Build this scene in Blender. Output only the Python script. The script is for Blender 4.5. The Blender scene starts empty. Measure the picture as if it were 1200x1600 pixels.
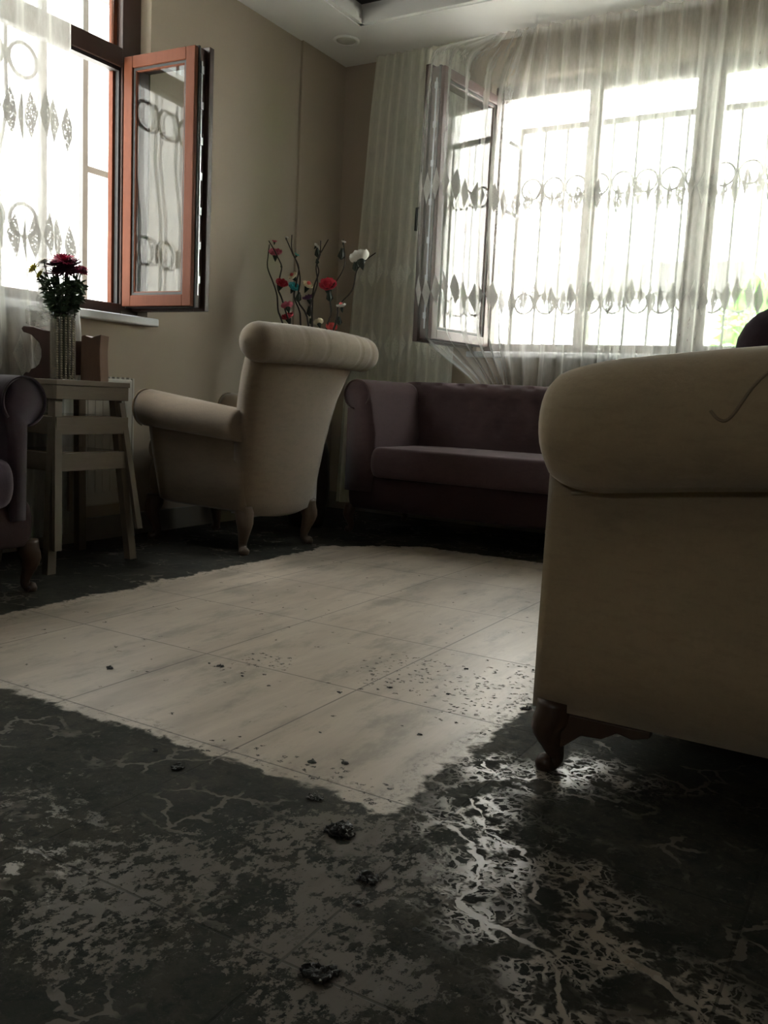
import bpy, bmesh, math, random
from mathutils import Vector, Matrix, noise
random.seed(7)
PI = math.pi
S = bpy.context.scene
C = bpy.context.scene.collection

# ---------------------------------------------------------------- camera
cam_d = bpy.data.cameras.new('camera'); cam = bpy.data.objects.new('camera', cam_d); C.objects.link(cam)
cam_d.sensor_fit = 'VERTICAL'; cam_d.sensor_height = 24.0; cam_d.sensor_width = 18.0
cam_d.lens = 24.0 * 1380 / 1600
r_ = Vector((0.86032578, 0.50755052, 0.04724434)); d_ = Vector((0.10445297, -0.08481689, -0.99090649)); f_ = Vector((-0.49892799, 0.85743721, -0.12598531))
cam.matrix_world = Matrix(((r_.x, -d_.x, -f_.x, 0), (r_.y, -d_.y, -f_.y, 0), (r_.z, -d_.z, -f_.z, 0.67), (0, 0, 0, 1)))
cam_d.clip_start = 0.02
S.camera = cam
# ---------------------------------------------------------------- light and exposure
S.view_settings.view_transform = 'Standard'; S.view_settings.look = 'None'
S.view_settings.gamma = 1; S.view_settings.use_curve_mapping = False
S.view_settings.exposure = 2.1
SKY = 4.6
w = bpy.data.worlds.new('overcast'); S.world = w; w.use_nodes = True
wn = w.node_tree.nodes; wl = w.node_tree.links; wn.clear()
wo = wn.new('ShaderNodeOutputWorld'); wb = wn.new('ShaderNodeBackground')
wt = wn.new('ShaderNodeTexCoord'); ws = wn.new('ShaderNodeSeparateXYZ'); wr = wn.new('ShaderNodeValToRGB')
wl.new(wt.outputs['Generated'], ws.inputs[0]); wl.new(ws.outputs[2], wr.inputs[0]); wl.new(wr.outputs[0], wb.inputs[0])
wr.color_ramp.elements[0].color = (.75, .8, .78, 1); wr.color_ramp.elements[1].color = (.97, 1, 1, 1)
wb.inputs[1].default_value = SKY; wl.new(wb.outputs[0], wo.inputs[0])
def portal(name, loc, rot, sx, sy):
    l = bpy.data.lights.new(name, 'AREA'); l.shape = 'RECTANGLE'; l.size = sx; l.size_y = sy
    l.cycles.is_portal = True
    o = bpy.data.objects.new(name, l); o.location = loc; o.rotation_euler = rot; C.objects.link(o)
S.cycles.max_bounces = 14; S.cycles.diffuse_bounces = 9; S.cycles.transparent_max_bounces = 24
sun_d = bpy.data.lights.new('sun', 'SUN'); sun_d.energy = 24.0; sun_d.angle = .05; sun_d.color = (1, .97, .92)
sun = bpy.data.objects.new('sun', sun_d); C.objects.link(sun); sun.rotation_euler = Vector((.42, -.60, .80)).to_track_quat('Z', 'Y').to_euler(); sun.location = (4, -6, 9)
portal('sky_portal', (0, -2.75, 1.95), (PI/2, 0, 0), .55, .45)  # portal of the added, unseen opening behind the camera
portal('sky_portal', (-.8, 4.78, 1.66), (-PI/2, 0, 0), 2.7, 1.45)
portal('sky_portal', (-3.28, 2.15, 1.75), (0, -PI/2, 0), 1.55, 1.7)

# ---------------------------------------------------------------- node helpers
class NT:
    def __init__(s, name):
        s.m = bpy.data.materials.new(name); s.m.use_nodes = True; s.t = s.m.node_tree; s.t.nodes.clear()
        s.out = s.n('ShaderNodeOutputMaterial')
    def n(s, ty): return s.t.nodes.new(ty)
    def put(s, sock, v):
        if hasattr(v, 'links'): s.t.links.new(v, sock)
        elif isinstance(v, (tuple, list)):
            sock.default_value = tuple(v) + ((1,) if len(v) == 3 and len(sock.default_value) == 4 else ())
        else: sock.default_value = v
    def ma(s, op, a, b=0.0, c=None, clamp=False):
        n = s.n('ShaderNodeMath'); n.operation = op; n.use_clamp = clamp
        s.put(n.inputs[0], a); s.put(n.inputs[1], b)
        if c is not None: s.put(n.inputs[2], c)
        return n.outputs[0]
    def step(s, v, lo, hi, o0=0.0, o1=1.0):
        n = s.n('ShaderNodeMapRange'); n.interpolation_type = 'SMOOTHSTEP'
        for i, x in enumerate((v, lo, hi, o0, o1)): s.put(n.inputs[i], x)
        return n.outputs[0]
    def mix(s, f, a, b):
        n = s.n('ShaderNodeMix'); n.data_type = 'RGBA'
        s.put(n.inputs[0], f); s.put(n.inputs[6], a); s.put(n.inputs[7], b); return n.outputs[2]
    def mixf(s, f, a, b):
        n = s.n('ShaderNodeMix'); n.data_type = 'FLOAT'
        s.put(n.inputs[0], f); s.put(n.inputs[2], a); s.put(n.inputs[3], b); return n.outputs[0]
    def coord(s, kind='Object'): return s.n('ShaderNodeTexCoord').outputs[kind]
    def map(s, v, sc=(1, 1, 1), loc=(0, 0, 0), rot=(0, 0, 0)):
        n = s.n('ShaderNodeMapping'); s.put(n.inputs[0], v); n.inputs[1].default_value = loc; n.inputs[2].default_value = rot; n.inputs[3].default_value = sc
        return n.outputs[0]
    def noise(s, v, sc, det=4, rough=.6, dist=0.0, out='Fac'):
        n = s.n('ShaderNodeTexNoise'); s.put(n.inputs['Vector'], v); n.inputs['Scale'].default_value = sc
        n.inputs['Detail'].default_value = det; n.inputs['Roughness'].default_value = rough; n.inputs['Distortion'].default_value = dist
        return n.outputs[0] if out == 'Fac' else n.outputs[1]
    def vor(s, v, sc, feat='F1', out='Distance', rnd=1.0):
        n = s.n('ShaderNodeTexVoronoi'); n.feature = feat; s.put(n.inputs['Vector'], v); n.inputs['Scale'].default_value = sc
        n.inputs['Randomness'].default_value = rnd; return n.outputs[out]
    def vadd(s, a, b, op='ADD'):
        n = s.n('ShaderNodeVectorMath'); n.operation = op; s.put(n.inputs[0], a); s.put(n.inputs[1], b); return n.outputs[0]
    def vscale(s, a, k):
        n = s.n('ShaderNodeVectorMath'); n.operation = 'SCALE'; s.put(n.inputs[0], a); n.inputs[3].default_value = k; return n.outputs[0]
    def xyz(s, v):
        n = s.n('ShaderNodeSeparateXYZ'); s.put(n.inputs[0], v); return n.outputs
    def comb(s, x, y, z):
        n = s.n('ShaderNodeCombineXYZ'); s.put(n.inputs[0], x); s.put(n.inputs[1], y); s.put(n.inputs[2], z); return n.outputs[0]
    def bump(s, h, st=.3, d=.01, nrm=None):
        n = s.n('ShaderNodeBump'); s.put(n.inputs['Height'], h); n.inputs['Strength'].default_value = st; n.inputs['Distance'].default_value = d
        if nrm is not None: s.put(n.inputs['Normal'], nrm)
        return n.outputs[0]
    def pbr(s, col, rough=.5, nrm=None, **kw):
        n = s.n('ShaderNodeBsdfPrincipled'); s.put(n.inputs['Base Color'], col); s.put(n.inputs['Roughness'], rough)
        if nrm is not None: s.put(n.inputs['Normal'], nrm)
        for k, v in kw.items(): s.put(n.inputs[k.replace('_', ' ')], v)
        return n.outputs[0]
    def done(s, sh): s.t.links.new(sh, s.out.inputs[0]); return s.m

def plain(name, col, rough=.6, var=.12, sc=12, bump=.15, **kw):
    t = NT(name); c = t.coord(); n = t.noise(c, sc)
    a = tuple(x * (1 - var) for x in col); b = tuple(min(1, x * (1 + var)) for x in col)
    return t.done(t.pbr(t.mix(n, a, b), rough, t.bump(t.noise(c, sc * 6), bump, .002), **kw))
def fabric(name, col, col2, sheen=.3, rough=.85):
    t = NT(name); c = t.coord()
    big = t.noise(c, 5, 5, .65); fine = t.noise(t.map(c, (1, 1, .5)), 160, 3, .7)
    wear = t.step(t.noise(t.map(c, (1, 1, 2.2)), 9, 6, .7), .45, .7)
    k = t.mix(big, col, col2); k = t.mix(t.ma('MULTIPLY', wear, .35), k, tuple(x * .72 for x in col)); k = t.mix(t.ma('MULTIPLY', fine, .35), k, tuple(x * .6 for x in col2))
    nap = t.step(t.noise(t.map(c, (1, 1, 3.5)), 16, 7, .75), .48, .62); k = t.mix(t.ma('MULTIPLY', nap, .22), k, tuple(x * .62 for x in col2)); h = t.ma('ADD', t.ma('MULTIPLY', fine, .5), t.ma('MULTIPLY', big, 1.5))
    return t.done(t.pbr(k, rough, t.bump(h, .25, .004), Sheen_Weight=sheen, Sheen_Roughness=.5, Specular_IOR_Level=.2))
def wood(name, a, b, rough=.45, axis=2, sc=1.0, spec=.4):
    t = NT(name); c = t.coord(); s = [14, 14, 14]; s[axis] = 1.2
    g = t.noise(t.map(c, tuple(x * sc for x in s)), 2.2, 6, .65, 1.2); f = t.noise(t.map(c, tuple(x * sc * 6 for x in s)), 2.5, 3)
    k = t.mix(g, a, b); k = t.mix(t.ma('MULTIPLY', f, .4), k, tuple(x * .5 for x in a))
    return t.done(t.pbr(k, rough, t.bump(f, .15, .002), Specular_IOR_Level=spec))

M = {}
M['wall'] = plain('wall_paint', (.375, .31, .24), .8, .05, 3, .08)
M['ceiling'] = plain('ceiling_plaster', (.84, .83, .80), .8, .04, 2, .05)
M['tray'] = plain('tray_dark_paint', (.11, .10, .095), .7, .05, 2)
M['marble'] = plain('white_marble_sill', (.62, .63, .66), .35, .12, 7, .03)
M['rad'] = plain('radiator_enamel', (.45, .43, .38), .4, .04, 3, .02)
M['skirt'] = plain('skirting_tile', (.22, .20, .17), .5, .15, 6)
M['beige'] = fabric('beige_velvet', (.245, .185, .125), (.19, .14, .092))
M['beige_big'] = fabric('beige_velvet_lit', (.47, .355, .215), (.37, .275, .16))  # same velvet as the armchair, colour lightened to stand in for fill light
M['purple'] = fabric('plum_velvet', (.098, .058, .056), (.075, .043, .044), .12)
M['dark_purple'] = fabric('dark_plum_velvet', (.062, .038, .050), (.045, .028, .038), .15)
M['maroon'] = fabric('maroon_base_fabric', (.042, .019, .018), (.032, .015, .015), .05)
M['leg'] = wood('walnut_stained_leg', (.045, .025, .016), (.075, .042, .025), .4)
M['leg_pale'] = wood('worn_brown_leg', (.11, .075, .05), (.16, .11, .075), .45)
M['table'] = wood('pale_oak_table', (.13, .098, .066), (.20, .152, .105), .5, 1)
M['table_leg'] = wood('pale_oak_leg', (.12, .09, .06), (.18, .14, .098), .5, 2)
M['carved'] = wood('carved_walnut', (.05, .022, .016), (.085, .04, .026), .45)
M['win_veiled'] = wood('reddish_brown_frame', (.07, .03, .026), (.10, .045, .038), .4)
M['win_out'] = wood('golden_oak_frame', (.105, .027, .010), (.145, .042, .016), .65, spec=.2)
M['win_in'] = wood('dark_oak_frame', (.045, .024, .018), (.075, .038, .027), .4)
M['gasket'] = plain('black_gasket', (.015, .014, .013), .6)
M['steel'] = plain('galvanised_hardware', (.35, .36, .38), .35, Metallic=.9)
M['iron'] = plain('painted_iron', (.07, .07, .07), .5)
M['twig'] = plain('dark_twig', (.03, .02, .014), .8)
M['leaf_dark'] = plain('dark_fabric_leaf', (.02, .026, .014), .8)
M['leaf'] = plain('bouquet_leaf', (.045, .085, .03), .6, .3, 40)
M['stem'] = plain('bouquet_stem', (.08, .11, .045), .6)
for k, c in dict(pink=(.52, .10, .15), crimson=(.45, .02, .04), mint=(.15, .5, .42), cream=(.72, .62, .42), teal=(.05, .38, .40), white=(.75, .72, .66), plum=(.10, .03, .09), coral=(.75, .13, .12), yellow=(.62, .55, .06), magenta=(.50, .015, .09), wine=(.14, .02, .05)).items():
    M['p_' + k] = plain(k + '_petal', c, .7, .15, 60, .1)
M['mud'] = plain('dried_mud', (.022, .020, .015), .55, .4, 60, .6)
M['pot'] = plain('dark_ceramic_pot', (.05, .04, .035), .3)
M['pearl'] = plain('pearl_bead', (.33, .29, .22), .25, .1)
def glass(name, tint=(1, 1, 1), rough=0.0):
    t = NT(name); g = t.n('ShaderNodeBsdfGlass'); g.inputs['Color'].default_value = tint + (1,); g.inputs['Roughness'].default_value = rough; g.inputs['IOR'].default_value = 1.45
    return t.done(g.outputs[0])
M['vase_glass'] = glass('vase_glass', (.93, .93, .90))
def pane(name):
    t = NT(name); tr = t.n('ShaderNodeBsdfTransparent'); tr.inputs[0].default_value = (.93, .95, .94, 1)
    gl = t.n('ShaderNodeBsdfGlossy'); gl.inputs['Roughness'].default_value = .0; g = t.n('ShaderNodeNewGeometry'); dt = t.n('ShaderNodeVectorMath'); dt.operation = 'DOT_PRODUCT'; t.put(dt.inputs[0], g.outputs['Normal']); t.put(dt.inputs[1], g.outputs['Incoming']); fr = t.ma('ADD', .032, t.ma('MULTIPLY', .95, t.ma('POWER', t.ma('SUBTRACT', 1.0, t.ma('ABSOLUTE', dt.outputs['Value'])), 5.0)))
    mx = t.n('ShaderNodeMixShader'); t.put(mx.inputs[0], fr); t.put(mx.inputs[1], tr.outputs[0]); t.put(mx.inputs[2], gl.outputs[0])
    return t.done(mx.outputs[0])
M['pane'] = pane('double_glazing')
def sheer(name, base, rows, cell, half, col=(.52, .51, .475), tlf=.30, taut=0.0):
    """net curtain: open weave with bands of diamond lace; uv = metres of cloth, height above the floor"""
    t = NT(name); uv = t.coord('UV'); x, y, _ = t.xyz(uv)
    cloud = t.noise(uv, 3.0, 3); weave = t.noise(t.map(uv, (1, .25, 1)), 60, 3, .7)
    cov = t.ma('ADD', base, t.ma('MULTIPLY', t.ma('SUBTRACT', weave, .5), .30)); cov = t.ma('ADD', cov, t.ma('MULTIPLY', t.ma('SUBTRACT', cloud, .5), .25))
    if taut: cov = t.ma('SUBTRACT', cov, t.step(x, .55, 1.05, taut, 0.0))      # stretched thin where it hangs over the open leaf
    fx = t.ma('ABSOLUTE', t.ma('SUBTRACT', t.ma('FRACT', t.ma('DIVIDE', x, cell)), .5))
    holes = t.step(t.vor(uv, 110), .22, .40, 1, 0); motif = None
    for r in rows:
        yy = t.ma('ADD', y, t.ma('MULTIPLY', t.ma('SINE', t.ma('MULTIPLY', x, 2 * PI / (cell * 5))), .02))
        fy = t.ma('DIVIDE', t.ma('ABSOLUTE', t.ma('SUBTRACT', yy, r)), half)
        dd = t.ma('ADD', t.ma('MULTIPLY', fx, 2.0), fy)
        inside = t.step(dd, .82, .95, 1, 0)
        rim = t.ma('MULTIPLY', t.step(dd, .72, .82), inside)
        cross = t.step(t.ma('ABSOLUTE', t.ma('SUBTRACT', t.ma('MULTIPLY', fx, 2.0), fy)), .0, .10, 1, 0)
        k = t.ma('MULTIPLY', inside, t.ma('MAXIMUM', t.ma('SUBTRACT', .99, t.ma('MULTIPLY', holes, .22)), t.ma('MAXIMUM', t.ma('MULTIPLY', rim, .992), t.ma('MULTIPLY', cross, .97))))
        cov = t.ma('MAXIMUM', cov, k); motif = k if motif is None else t.ma('MAXIMUM', motif, k)
    cov = t.ma('MINIMUM', t.ma('MAXIMUM', cov, .05), .985)
    g = t.n('ShaderNodeNewGeometry'); dt = t.n('ShaderNodeVectorMath'); dt.operation = 'DOT_PRODUCT'; t.put(dt.inputs[0], g.outputs['Normal']); t.put(dt.inputs[1], g.outputs['Incoming'])
    cosv = t.ma('MAXIMUM', t.ma('ABSOLUTE', dt.outputs['Value']), .22)          # more threads are crossed at a slant
    cov = t.ma('SUBTRACT', 1.0, t.ma('POWER', t.ma('SUBTRACT', 1.0, cov), t.ma('DIVIDE', 1.0, cosv)))
    tr = t.n('ShaderNodeBsdfTransparent'); df = t.n('ShaderNodeBsdfDiffuse'); tl = t.n('ShaderNodeBsdfTranslucent')
    df.inputs[0].default_value = col + (1,); tl.inputs[0].default_value = col + (1,)
    a = t.n('ShaderNodeMixShader'); t.put(a.inputs[0], t.ma('SUBTRACT', tlf, t.ma('MULTIPLY', motif, tlf * .75))); t.put(a.inputs[1], df.outputs[0]); t.put(a.inputs[2], tl.outputs[0])
    b = t.n('ShaderNodeMixShader'); t.put(b.inputs[0], cov); t.put(b.inputs[1], tr.outputs[0]); t.put(b.inputs[2], a.outputs[0])
    return t.done(b.outputs[0])
M['sheer_back'] = sheer('white_net_back', .46, (1.71, 1.22), .085, .085, taut=.21)
M['sheer_side'] = sheer('white_net_left_panel', .80, (1.38, .98), .085, .085, (.86, .86, .76), .45)
M['sheer_left'] = sheer('white_net_lace', .55, (1.66, 1.22, .78), .075, .10)
def film(name, col, cov):
    t = NT(name); tr = t.n('ShaderNodeBsdfTransparent'); p = t.pbr(col, .25)
    b = t.n('ShaderNodeMixShader'); t.put(b.inputs[0], t.ma('MULTIPLY', t.noise(t.coord(), 40), cov * 2)); t.put(b.inputs[1], tr.outputs[0]); t.put(b.inputs[2], p); return t.done(b.outputs[0])
M['film'] = film('clear_tulle', (.72, .70, .64), .30)
M['net'] = film('vase_net', (.26, .22, .16), .50)

# ---------------------------------------------------------------- mesh helpers
def obj(name, bm, mat, parent=None, smooth=True, bevel=0, sub=0):
    bmesh.ops.recalc_face_normals(bm, faces=bm.faces)
    me = bpy.data.meshes.new(name); bm.to_mesh(me); bm.free()
    if smooth:
        for p in me.polygons: p.use_smooth = True
    me.materials.append(M[mat] if isinstance(mat, str) else mat)
    o = bpy.data.objects.new(name, me); C.objects.link(o)
    if parent: o.parent = parent
    if bevel:
        b = o.modifiers.new('bevel', 'BEVEL'); b.width = bevel; b.segments = 3; b.limit_method = 'ANGLE'
        for p in me.polygons: p.use_smooth = False
    if sub:
        s = o.modifiers.new('sub', 'SUBSURF'); s.levels = s.render_levels = sub
    return o
def thing(name, label, cat, loc=(0, 0, 0), rz=0, group=None):
    o = bpy.data.objects.new(name, None); C.objects.link(o); o.empty_display_size = .05
    o.location = loc; o.rotation_euler = (0, 0, rz); o['label'] = label; o['category'] = cat
    if group: o['group'] = group
    return o
def tag(o, label, cat, group=None):
    o['label'] = label; o['category'] = cat
    if group: o['group'] = group
    return o
def struct(name, bm, mat, **kw):
    o = obj(name, bm, mat, smooth=False, **kw); o['kind'] = 'structure'; return o
def box(bm, a, b, mtx=None):
    vs = [bm.verts.new((x, y, z)) for x in (a[0], b[0]) for y in (a[1], b[1]) for z in (a[2], b[2])]
    if mtx:
        for v in vs: v.co = mtx @ v.co
    for f in ((0, 1, 3, 2), (4, 6, 7, 5), (0, 4, 5, 1), (2, 3, 7, 6), (0, 2, 6, 4), (1, 5, 7, 3)): bm.faces.new([vs[i] for i in f])
def B(*bs):
    bm = bmesh.new()
    for a, b in bs: box(bm, a, b)
    return bm
def cr(pts, n):
    """catmull-rom through points"""
    P = [Vector(p) for p in pts]; P = [2 * P[0] - P[1]] + P + [2 * P[-1] - P[-2]]; out = []
    for i in range(1, len(P) - 2):
        for k in range(n):
            t = k / n; a, b, c, d = P[i - 1:i + 3]
            out.append(.5 * ((2 * b) + (c - a) * t + (2 * a - 5 * b + 4 * c - d) * t * t + (3 * b - a - 3 * c + d) * t ** 3))
    out.append(P[-2].copy()); return out
def loft(bm, rings, cap=True, closed=True):
    R = [[bm.verts.new(p) for p in r] for r in rings]; n = len(R[0])
    for i in range(len(R) - 1):
        for j in range(n if closed else n - 1):
            bm.faces.new((R[i][j], R[i][(j + 1) % n], R[i + 1][(j + 1) % n], R[i + 1][j]))
    if cap and closed: bm.faces.new(R[0][::-1]); bm.faces.new(R[-1])
    return R
def tube(bm, pts, rad, n=8, cap=True):
    P = [Vector(p) for p in pts]; rings = []; up = None
    for i, p in enumerate(P):
        t = (P[min(i + 1, len(P) - 1)] - P[max(i - 1, 0)]).normalized()
        if up is None: up = Vector((0, 0, 1)) if abs(t.z) < .9 else Vector((1, 0, 0))
        a = t.cross(up).normalized(); b = a.cross(t).normalized(); up = b
        r = rad[i] if isinstance(rad, (list, tuple)) else rad
        rings.append([p + a * math.cos(2 * PI * k / n) * r + b * math.sin(2 * PI * k / n) * r for k in range(n)])
    loft(bm, rings, cap)
def lathe(bm, prof, n=28, loc=(0, 0, 0)):
    L = Vector(loc)
    loft(bm, [[L + Vector((r * math.cos(2 * PI * k / n), r * math.sin(2 * PI * k / n), z)) for k in range(n)] for r, z in prof])
def ball(bm, c, r, seg=10, sc=(1, 1, 1)):
    m = Matrix.Translation(Vector(c)) @ Matrix.Diagonal((r * sc[0], r * sc[1], r * sc[2], 1))
    bmesh.ops.create_uvsphere(bm, u_segments=seg, v_segments=max(4, seg // 2 + 1), radius=1, matrix=m)
def ring_(bm, c, r, t, axis='x', n=28, k=8):
    rings = []
    for i in range(n):
        a = 2 * PI * i / n; u = Vector((0, math.cos(a), math.sin(a))) if axis == 'x' else Vector((math.cos(a), 0, math.sin(a))); v = Vector((1, 0, 0)) if axis == 'x' else Vector((0, 1, 0))
        rings.append([Vector(c) + u * (r + t * math.cos(2 * PI * j / k)) + v * t * math.sin(2 * PI * j / k) for j in range(k)])
    R = [[bm.verts.new(p) for p in q] for q in rings]
    for i in range(n):
        for j in range(k): bm.faces.new((R[i][j], R[(i + 1) % n][j], R[(i + 1) % n][(j + 1) % k], R[i][(j + 1) % k]))
def rrect(hx, hy, r, n=5):
    """rounded rectangle outline, half sizes"""
    r = min(r, hx * .999, hy * .999); o = []
    for cx, cy, a0 in ((hx - r, hy - r, 0), (-hx + r, hy - r, PI / 2), (-hx + r, -hy + r, PI), (hx - r, -hy + r, 3 * PI / 2)):
        for k in range(n + 1): a = a0 + PI / 2 * k / n; o.append((cx + r * math.cos(a), cy + r * math.sin(a)))
    return o
def cushion(bm, c, hx, hy, hz, r=.04, puff=.02, n=14):
    """puffed rounded box, centred at c"""
    rings = []
    for i in range(n + 1):
        s = -1 + 2 * i / n; z = hz * math.sin(s * PI / 2); e = math.cos(s * PI / 2) ** .45 if abs(s) < 1 else 0
        ins = r * (1 - e); o = rrect(max(hx - ins, .01), max(hy - ins, .01), r)
        rings.append([Vector((c[0] + x, c[1] + y, c[2] + z)) for x, y in o])
    R = loft(bm, rings, cap=False)
    for R0, sg in ((R[0], -1), (R[-1], 1)):
        # puffed top and bottom
        prev = R0; cen = Vector(c)
        for k in range(1, 6):
            f = 1 - k / 6; ring = []
            for v in R0: ring.append(bm.verts.new((cen.x + (v.co.x - cen.x) * f, cen.y + (v.co.y - cen.y) * f, v.co.z + sg * puff * (1 - f * f))))
            m = len(ring)
            for j in range(m): bm.faces.new((prev[j], prev[(j + 1) % m], ring[(j + 1) % m], ring[j]))
            prev = ring
        bm.faces.new(prev)

# ================================================================ the room
XL, YB, ZC, XR, YF = -3.03, 4.5, 2.57, 3.0, -2.6
struct('wall_left', B(((XL - .22, YF - .2, 0), (XL, 1.30, 2.8)), ((XL - .22, 2.98, 0), (XL, YB + .25, 2.8)), ((XL - .22, 1.30, 0), (XL, 2.98, .985)), ((XL - .22, 1.30, 2.50), (XL, 2.98, 2.8))), 'wall')
struct('wall_back', B(((XL, YB, 0), (-2.08, YB + .25, 2.8)), ((.42, YB, 0), (XR + .2, YB + .25, 2.8)), ((-2.08, YB, 0), (.42, YB + .25, .95)), ((-2.08, YB, 2.36), (.42, YB + .25, 2.8))), 'wall')
struct('wall_right', B(((XR, YF - .2, 0), (XR + .2, YB, 2.8))), 'wall')
struct('wall_front', B(((XL, YF - .2, 0), (-.27, YF, 2.8)), ((.27, YF - .2, 0), (XR, YF, 2.8)), ((-.27, YF - .2, 0), (.27, YF, 1.73)), ((-.27, YF - .2, 2.17), (.27, YF, 2.8))), 'wall')  # small unseen opening added to light the back of the beige sofa
struct('trim_1', B(((XL, 4.08, 0), (XL + .014, YB, ZC))), 'wall')
TX, TY = -2.64, 4.06
struct('ceiling', B(((XL, YF, ZC), (TX, YB, 2.70)), ((TX, TY, ZC), (XR, YB, 2.70)), ((2.2, YF, ZC), (XR, TY, 2.70)), ((TX, YF, ZC), (2.2, -2.0, 2.70))), 'ceiling')
struct('trim_2', B(((TX, -2.0, 2.575), (TX + .025, TY, 2.64)), ((TX, TY - .025, 2.575), (2.2, TY, 2.64))), 'ceiling')
struct('trim_3', B(((TX - .02, -2.02, 2.68), (2.22, TY + .02, 2.78))), 'tray')
struct('baseboard_left', B(((XL, YF, 0), (XL + .018, 4.08, .10)), ((XL + .014, 4.08, 0), (XL + .032, YB, .10))), 'skirt')
struct('baseboard_back', B(((XL + .032, YB - .018, 0), (XR, YB, .10))), 'skirt')

# ---- floor: marble-look tiles under a film of dried flood mud, clean where a rug lay
t = NT('muddy_tile_floor'); P = t.coord('Object'); X, Y, Z = t.xyz(P)
def warp(v, sc, amp, det=4):
    n = t.noise(v, sc, det, .6, 0, 'Color'); return t.vadd(v, t.vscale(t.vadd(n, (.5, .5, .5), 'SUBTRACT'), amp))
W1 = warp(warp(P, 6, .10, 3), 28, .07, 6); x1, y1, _ = t.xyz(W1)
# rug print
qx = t.ma('SUBTRACT', t.ma('ABSOLUTE', t.ma('ADD', x1, 1.432)), .765); qy = t.ma('SUBTRACT', t.ma('ABSOLUTE', t.ma('SUBTRACT', y1, 2.41)), 1.20)
sd = t.ma('MAXIMUM', qx, qy)
corner = t.ma('SUBTRACT', t.ma('ADD', qx, qy), -.30)           # the far rug corner was rounded
far = t.step(y1, 2.8, 3.1)
sd = t.ma('MAXIMUM', sd, t.mixf(far, -1.0, t.ma('MULTIPLY', corner, .8)))
outm = t.step(sd, -.008, .012)
W2 = warp(P, 40, .03); big = t.noise(P, 2.3, 3, .5); mid = t.noise(W2, 9, 6, .7); fine = t.noise(t.map(P, (1, .7, 1)), 60, 5, .75); patch = t.noise(warp(P, 8, .2), 4.2, 7, .72)
def blob(cx, cy, rx, ry):
    dx = t.ma('DIVIDE', t.ma('SUBTRACT', X, cx), rx); dy = t.ma('DIVIDE', t.ma('SUBTRACT', Y, cy), ry)
    return t.step(t.ma('SQRT', t.ma('ADD', t.ma('MULTIPLY', dx, dx), t.ma('MULTIPLY', dy, dy))), .35, 1.0, 1, 0)
thin = t.ma('MAXIMUM', t.ma('MAXIMUM', blob(-.66, 1.05, .26, .26), blob(-.52, .82, .22, .2)), blob(-.82, .80, .25, .28))       # mottled, scuffed thin mud
lft = blob(-1.18, .86, .32, .26)
cv = t.ma('ADD', t.ma('MULTIPLY', mid, .42), t.ma('MULTIPLY', fine, .58))
lvl = t.mixf(thin, t.mixf(lft, .34, .415), .495)
film_ = t.step(cv, lvl, t.ma('ADD', lvl, .035))
patches = t.step(patch, .50, .60); 
# two mud tones
near = t.step(X, -2.1, -2.3, 0, 1)
film_ = t.ma('MAXIMUM', film_, t.ma('MULTIPLY', near, .9))
mud = t.ma('MULTIPLY', outm, film_)
# rivulets where water ran off and bared the tile
Wr = warp(warp(P, 14, .045, 3), 55, .016, 3); Wr2 = t.comb(t.xyz(Wr)[0], t.xyz(Wr)[1], 0.0)
def poly(pts, wd):
    best = None
    for (ax, ay), (bx, by) in zip(pts, pts[1:]):
        L = math.hypot(bx - ax, by - ay); ux, uy = (bx - ax) / L, (by - ay) / L
        m = t.vadd(Wr2, (ax, ay, 0), 'SUBTRACT'); n = t.n('ShaderNodeVectorMath'); n.operation = 'DOT_PRODUCT'; t.put(n.inputs[0], m); n.inputs[1].default_value = (ux, uy, 0)
        h = t.ma('MINIMUM', t.ma('MAXIMUM', n.outputs['Value'], 0.0), L); pr = t.vadd(m, t.comb(t.ma('MULTIPLY', h, ux), t.ma('MULTIPLY', h, uy), 0.0), 'SUBTRACT')
        l = t.n('ShaderNodeVectorMath'); l.operation = 'LENGTH'; t.put(l.inputs[0], pr); d = l.outputs['Value']
        best = d if best is None else t.ma('MINIMUM', best, d)
    return best, t.step(t.ma('SUBTRACT', best, t.ma('MULTIPLY', t.ma('SUBTRACT', t.noise(P, 22, 2), .3), wd * 2.2)), -.0015, .0015, 1, 0)
d1, r1 = poly([(-.56, 1.22), (-.50, 1.185), (-.471, 1.143), (-.451, 1.083), (-.455, 1.046), (-.422, 1.019), (-.379, 1.014), (-.329, .999), (-.288, .953), (-.25, .88)], .010)
d2, r2 = poly([(-.333, 1.204), (-.327, 1.151), (-.291, 1.128), (-.276, 1.086), (-.279, 1.063), (-.224, 1.041), (-.184, 1.017), (-.147, 1.002), (-.10, .97)], .010)
d3, r3 = poly([(-.62, 1.49), (-.58, 1.44), (-.52, 1.47), (-.45, 1.585), (-.39, 1.579)], .006)
d4, r4 = poly([(-.57, 1.33), (-.50, 1.24), (-.44, 1.22), (-.40, 1.15), (-.36, 1.10)], .006)
dn = t.ma('MINIMUM', t.ma('MINIMUM', d1, d2), t.ma('MINIMUM', d3, d4))
crk = t.vor(warp(Wr, 20, .03), 26, 'DISTANCE_TO_EDGE'); crk2 = t.vor(warp(Wr, 30, .03), 60, 'DISTANCE_TO_EDGE')
nearr = t.step(t.ma('ADD', dn, t.ma('MULTIPLY', t.ma('SUBTRACT', big, .5), .15)), .02, .13, 1, 0)
net = t.ma('MAXIMUM', t.step(crk, .05, .10, 1, 0), t.ma('MULTIPLY', t.step(crk2, .06, .12, 1, 0), .8))
net = t.ma('MULTIPLY', net, t.ma('MULTIPLY', nearr, t.step(t.noise(P, 13, 4), .43, .52)))
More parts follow.
